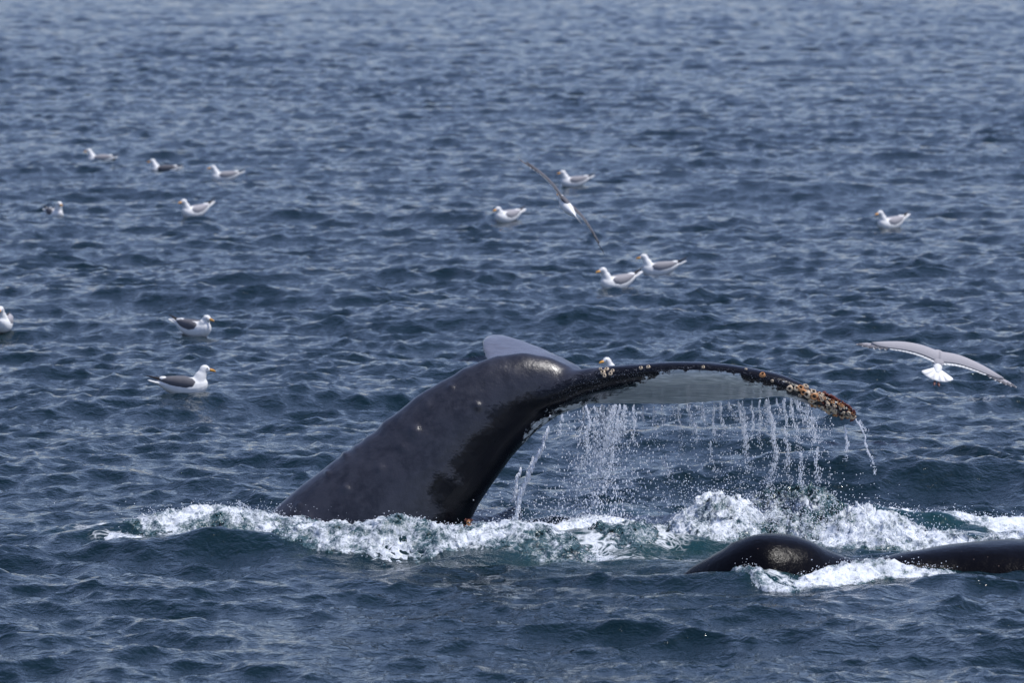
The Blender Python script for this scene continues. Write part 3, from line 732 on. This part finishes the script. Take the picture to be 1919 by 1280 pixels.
def gull_parts(pose, bnd, wing):
    key = (pose, bnd, wing)
    if key in GM: return GM[key]
    hx, hz = HEADS[pose]
    bodyrings = [xring(x, 0, z, w_, h) for x, z, h, w_ in [(-.27, .085, .012, .020), (-.23, .082, .030, .038), (-.16, .070, .062, .064), (-.07, .058, .088, .086), (.03, .052, .096, .094), (.10, .055, .094, .088), (.150, .065, .080, .072), (.185, .078, .055, .050), (.203, .088, .02, .02)]]
    neck = tube([(.07, 0, .07, .06), (.125, 0, .105, .066), (.146, 0, (.12 + hz) / 2, .050), (hx - .012, 0, hz - .030, .040), (hx - .006, 0, hz - .005, .038)])
    head = ball((hx + .005, 0, hz), .046, .037, .039); brow = ball((hx + .036, 0, hz - .009), .026, .020, .020)
    body = remeshed('gull_body', join([loft(bodyrings), neck, head, brow]), 0.0075, 5, 0.5); bend(body, bnd); body.materials.append(M['white'])
    out = [('body', body)]
    wm = M[wing]
    for sy in (1, -1):
        rr = []
        for x, y, z, ry, rz in [(.085, .066, .100, .010, .016), (.06, .066, .096, .028, .046), (.0, .062, .096, .036, .062), (-.08, .052, .100, .036, .058), (-.15, .040, .106, .030, .044), (-.205, .026, .112, .020, .026), (-.235, .018, .116, .010, .012)]:
            rr.append(xring(x, y * sy, z, ry, rz, 12))
        w_ = bend(py_mesh('folded_wing', loft(rr)), bnd); w_.materials.append(wm); out.append(('folded_wing', w_))
        tr = [xring(x, y * sy, z, ry, rz, 8) for x, y, z, ry, rz in [(-.14, .036, .122, .004, .010), (-.18, .032, .122, .018, .026), (-.215, .024, .122, .016, .021), (-.24, .016, .122, .004, .006)]]
        t_ = bend(py_mesh('tertial_feathers', loft(tr)), bnd); t_.materials.append(M['white']); out.append(('tertial_feathers', t_))
        tp = [xring(x, y * sy, z, ry, rz, 8) for x, y, z, ry, rz in [(-.20, .020, .118, .012, .013), (-.26, .012, .124, .011, .011), (-.31, .003, .130, .008, .008), (-.355, -.006, .134, .002, .002)]]
        p_ = bend(py_mesh('wing_tip', loft(tp)), bnd); p_.materials.append(M['black']); out.append(('wing_tip', p_))
    tl = [xring(x, 0, z, ry, rz, 10) for x, z, ry, rz in [(-.21, .080, .034, .022), (-.27, .084, .038, .014), (-.32, .092, .042, .008), (-.335, .094, .036, .004)]]
    t = bend(py_mesh('tail', loft(tl)), bnd); t.materials.append(M['white']); out.append(('tail', t))
    bk = tube([(hx + .046, 0, hz - .008, .0150), (hx + .068, 0, hz - .012, .0125), (hx + .088, 0, hz - .017, .0105), (hx + .098, 0, hz - .023, .006), (hx + .101, 0, hz - .031, .002)], 8)
    b = py_mesh('beak', bk); b.materials.append(M['beak']); out.append(('beak', b))
    sp_ = py_mesh('beak_spot', ball((hx + .086, 0, hz - .023), .007, .0105, .005, 6, 4)); sp_.materials.append(M['beakr']); out.append(('beak_spot', sp_))
    for sy in (1, -1):
        e = py_mesh('eye', ball((hx + .026, sy * .031, hz + .006), .006, .004, .006, 8, 5)); e.materials.append(M['eye']); out.append(('eye', e))
    GM[key] = out
    return out
GR = 'gulls floating on the sea'
def gull(px, py, yaw, pose, bnd, wing, label, sink=0.0, scale=1.0, tilt=0.0):
    g = G(px, py); z = float(sea_z(g.x, g.y)[0])
    for _ in range(6):
        g = G(px, py, z); z = float(sea_z(g.x, g.y)[0])
    o = empty('floating_gull', (g.x, g.y, z - sink), (0, tilt, R(yaw))); o.scale = (scale * 1.1,) * 3
    tag(o, label, 'gull', GR)
    for nm, me in gull_parts(pose, bnd, wing):
        c = bpy.data.objects.new(nm, me); COL.objects.link(c); c.parent = o
        if nm == 'beak_spot':                                  # a sub-part of the beak
            c.parent = beak_o
        if nm == 'beak': beak_o = c
    return o
gull(347, 738, 8, 'up', 0.25, 'dgrey', 'largest floating gull, slate winged and facing right, between the left edge and the tail')
gull(365, 629, -38, 'tuck', 0.5, 'dgrey', 'gull with dark grey wings and lowered head, floating just above the largest gull')
gull(7, 622, 264, 'up', 0.2, 'grey', 'white gull cut off by the left edge of the picture')
gull(102, 408, -62, 'up', 0.3, 'dgrey', 'small gull seen from the front near the left edge, red beak turned right')
gull(364, 406, 217, 'up', 0.9, 'grey', 'white gull with cocked up tail, below the upper left group of gulls')
gull(420, 337, 188, 'up', 0.5, 'buff', 'gull with grey back and dark wing tip, rightmost of the upper left trio')
gull(186, 295, 176, 'up', 0.2, 'buff', 'uppermost gull at far left, head high and pale body low in the water', sink=0.07)
gull(306, 321, 172, 'up', 0.3, 'dgrey', 'middle gull of the upper left trio, body sunk behind a wave', sink=0.09)
gull(950, 408, 222, 'tuck', 0.6, 'grey', 'hunched white gull floating to the left of the banking gull')
gull(1075, 355, 196, 'up', 0.6, 'buff', 'gull floating just behind the upper wing of the banking gull')
gull(1668, 439, 218, 'up', 0.8, 'grey', 'lone white gull floating high at the right, far from the others')
gull(1155, 546, 210, 'up', 0.8, 'buff', 'lower left gull of the pair floating above the near fluke')
gull(1234, 514, 186, 'up', 0.6, 'buff', 'upper right gull of the pair floating above the near fluke')
gull(1164, 714, 212, 'up', 0.1, 'grey', 'gull mostly hidden behind the near fluke, only its head showing', scale=0.9)

def flying_gull(loc, Rm, wingpts, label, tail_w, body_len=1.0, feet=False, wmat='buff', xo=0.0, droop=0.0):
    """x forward, y left, z up"""
    root = empty('flying_gull', loc); root.rotation_mode = 'QUATERNION'; root.rotation_quaternion = Rm.to_quaternion()
    tag(root, label, 'gull', 'gulls flying over the sea')
    L = body_len
    rings = [xring(x * L, 0, z, a, b) for x, z, a, b in [(-.21, 0, .02, .012), (-.14, 0, .045, .032), (-.05, -.005, .060, .055), (.05, -.006, .062, .058), (.12, 0, .048, .048), (.17, .006, .036, .036), (.21, .012, .034, .033), (.245, .01, .02, .02)]]
    b = remeshed('gull_body', loft(rings), 0.008, 4)
    co = get_co(b); co[:, 2] -= droop * np.maximum(co[:, 0] - .02, 0); co[:, 0] += xo; set_co(b, co)
    mt_ = py_mesh('mantle', ball((xo * .5, 0, .022), .12, .085, .034, 16, 9)); link('mantle', mt_, M[wmat], root)
    link('body', b, M['white'], root)
    bk = py_mesh('beak', tube([(.235 + xo, 0, .008 - droop * .21, .013), (.27 + xo, 0, .004 - droop * .25, .010), (.295 + xo, 0, -.004 - droop * .27, .003)], 8)); link('beak', bk, M['beak'], root)
    # tail: a fan of feathers
    nf = 10
    for i in range(nf):
        u = (i / (nf - 1)) * 2 - 1; ang = u * tail_w
        d = Vector((-math.cos(ang), math.sin(ang), 0)); s = Vector((-d.y, d.x, 0))
        p0 = Vector((-.13 * L + xo, 0, 0.0)); ln = .20
        rr = []
        for q, wd in ((0, .012), (.5, .024), (.9, .032), (1.0, .020)):
            c = p0 + d * (q * ln) + Vector((0, 0, 0.002 * (i % 2) + 0.0006 * i))
            rr.append([c + s * wd + Vector((0, 0, .001)), c + s * wd - Vector((0, 0, .002)), c - s * wd - Vector((0, 0, .002)), c - s * wd + Vector((0, 0, .001))])
        f = py_mesh('tail_feather', loft(rr)); link('tail_feather', f, M['white'], root)
    for sy in (1, -1):
        pts = wingpts[0] if sy == 1 else wingpts[1]
        # pts: (span, fwd, up, chord)
        k = [p[0] for p in pts]; q = np.linspace(0, k[-1], 26)
        fw, up, chd = cr(k, [p[1] for p in pts], q), cr(k, [p[2] for p in pts], q), cr(k, [p[3] for p in pts], q)
        rr, r2 = [], []
        for i in range(len(q)):
            y = sy * q[i]; c = chd[i]; th = .019 * (1 - .75 * i / 25) + .002
            ring = []
            for j in range(12):
                t = 2 * math.pi * j / 12; a = (1 - math.cos(t)) / 2
                tt = math.sqrt(max(a, 0)) * (1 - a) * 2.2 * th * (1 if math.sin(t) >= 0 else -.35)
                ring.append(Vector((fw[i] - a * c * .80, y, up[i] + tt + .012 * math.sin(math.pi * a))))
            rr.append(ring)
        wobj = link('wing', py_mesh('wing', loft(rr)), M[wmat], root)
        # white trailing feathers, each its own piece, lying under the coverts
        NF = 13
        for i in range(NF):
            u = (i + .3) / NF * .72; y = u * k[-1]; c = np.interp(y, q, chd); f0 = np.interp(y, q, fw); z0 = np.interp(y, q, up)
            y2 = y + .015 * k[-1]; wd = k[-1] * .72 / NF * .62
            rr = []
            for a, ww in ((.5, .9), (.80, 1.0), (.90, 1.0), (.95, .6)):
                cc = Vector((f0 - a * c, sy * (y + (a - .5) * .03), z0 - .006 - .0008 * (i % 2)))
                rr.append([cc + Vector((0, wd * ww, .001)), cc + Vector((0, wd * ww, -.001)), cc + Vector((0, -wd * ww, -.001)), cc + Vector((0, -wd * ww, .001))])
            link('secondary_feather', py_mesh('secondary_feather', loft(rr)), M['white'], wobj)
        # primaries
        for i in range(6):
            u = .74 + .05 * i; y = u * k[-1]; f0 = np.interp(y, q, fw); z0 = np.interp(y, q, up); c = np.interp(y, q, chd)
            sl_ = (np.interp(k[-1], q, up) - np.interp(.85 * k[-1], q, up)) / (.15 * k[-1])
            ang = R(66 - 10 * i); d = Vector((-math.sin(ang) * 1.0, sy * math.cos(ang), math.cos(ang) * sl_)); s = Vector((-d.y, d.x, 0)).normalized(); ln = .10 + .012 * i
            p0 = Vector((f0 - .35 * c, sy * y, z0 - .003 - .0012 * i))
            for lo, hi, mt, nm in ((0, .62, wmat, 'primary_feather'), (.60, .92, 'dgrey', 'dark_feather_tip'), (.91, 1.0, 'white', 'white_feather_tip')):
                rr = []
                for e in (lo, (lo + hi) / 2, hi):
                    wd = .021 * math.sqrt(max(0.05, 1 - (abs(e - .45) / .58) ** 2)); c0 = p0 + d * (e * ln)
                    rr.append([c0 + s * wd + Vector((0, 0, .0012)), c0 + s * wd - Vector((0, 0, .0012)), c0 - s * wd - Vector((0, 0, .0012)), c0 - s * wd + Vector((0, 0, .0012))])
                ob = link(nm, py_mesh(nm, loft(rr)), M['buff' if (nm == 'white_feather_tip' and i > 2) else mt], wobj)
    if feet:
        for sy in (1, -1):
            link('foot', py_mesh('foot', tube([(-.10, .012 * sy, -.03, .006), (-.20, .016 * sy, -.035, .006), (-.30, .018 * sy, -.03, .006), (-.335, .02 * sy, -.026, .016), (-.37, .024 * sy, -.02, .009), (-.385, .025 * sy, -.018, .002)], 8)), M['foot'], root)
    return root
def basis(xf, up):
    x = Vector(xf).normalized(); z = Vector(up); z = (z - x * z.dot(x)).normalized(); y = z.cross(x)
    return Matrix((x, y, z)).transposed()
# near gull at the right, seen from behind with its tail fanned
a, roll = R(36), R(14)
fwd = Vector((0.06, math.cos(a), math.sin(a))); upv = Vector((math.sin(roll), -math.sin(a), math.cos(a) * math.cos(roll)))
wl_ = [(0, .08, .038, .20), (.18, .10, .052, .18), (.36, .09, .050, .155), (.52, .05, .042, .12), (.64, .005, .034, .06), (.68, -.015, .03, .02)]
wr_ = [(0, .08, .038, .20), (.18, .10, .035, .18), (.36, .09, .012, .155), (.52, .05, -.008, .12), (.64, .005, -.028, .06), (.68, -.015, -.035, .02)]
near_g = flying_gull(P(1757, 674, 57.5), basis(fwd, upv), (wl_, wr_), 'gull flying low at the right with wide pale wings and fanned white tail', R(48), feet=True, droop=.75, wmat='grey')
near_g.scale = (.92,) * 3
# banking gull further out
wdir = Vector((-.62, 0, .785)); view = Vector((0, 1, -.06))
fw2 = (view * math.cos(R(38)) + wdir * math.sin(R(38)))
yv = (wdir - fw2 * wdir.dot(fw2)).normalized(); up2 = fw2.cross(yv)
up2 = (up2 - view * 0.10)
wq = [(0, .05, .0, .15), (.18, .06, .03, .155), (.38, .05, .035, .13), (.56, .02, .02, .10), (.70, -.02, .0, .05), (.76, -.04, -.01, .02)]
wq2 = [(0, .05, .0, .15), (.18, .06, .03, .155), (.38, .05, .035, .13), (.56, .02, .015, .10), (.70, -.02, -.01, .05), (.76, -.04, -.02, .02)]
flying_gull(P(1053, 375, 70.0), basis(fw2, up2), (wq, wq2), 'banking gull seen edge on with long narrow wings slanting across the water', R(14), wmat='dgrey', xo=-.15)  # slate wing colour stands in for shade on the undersides
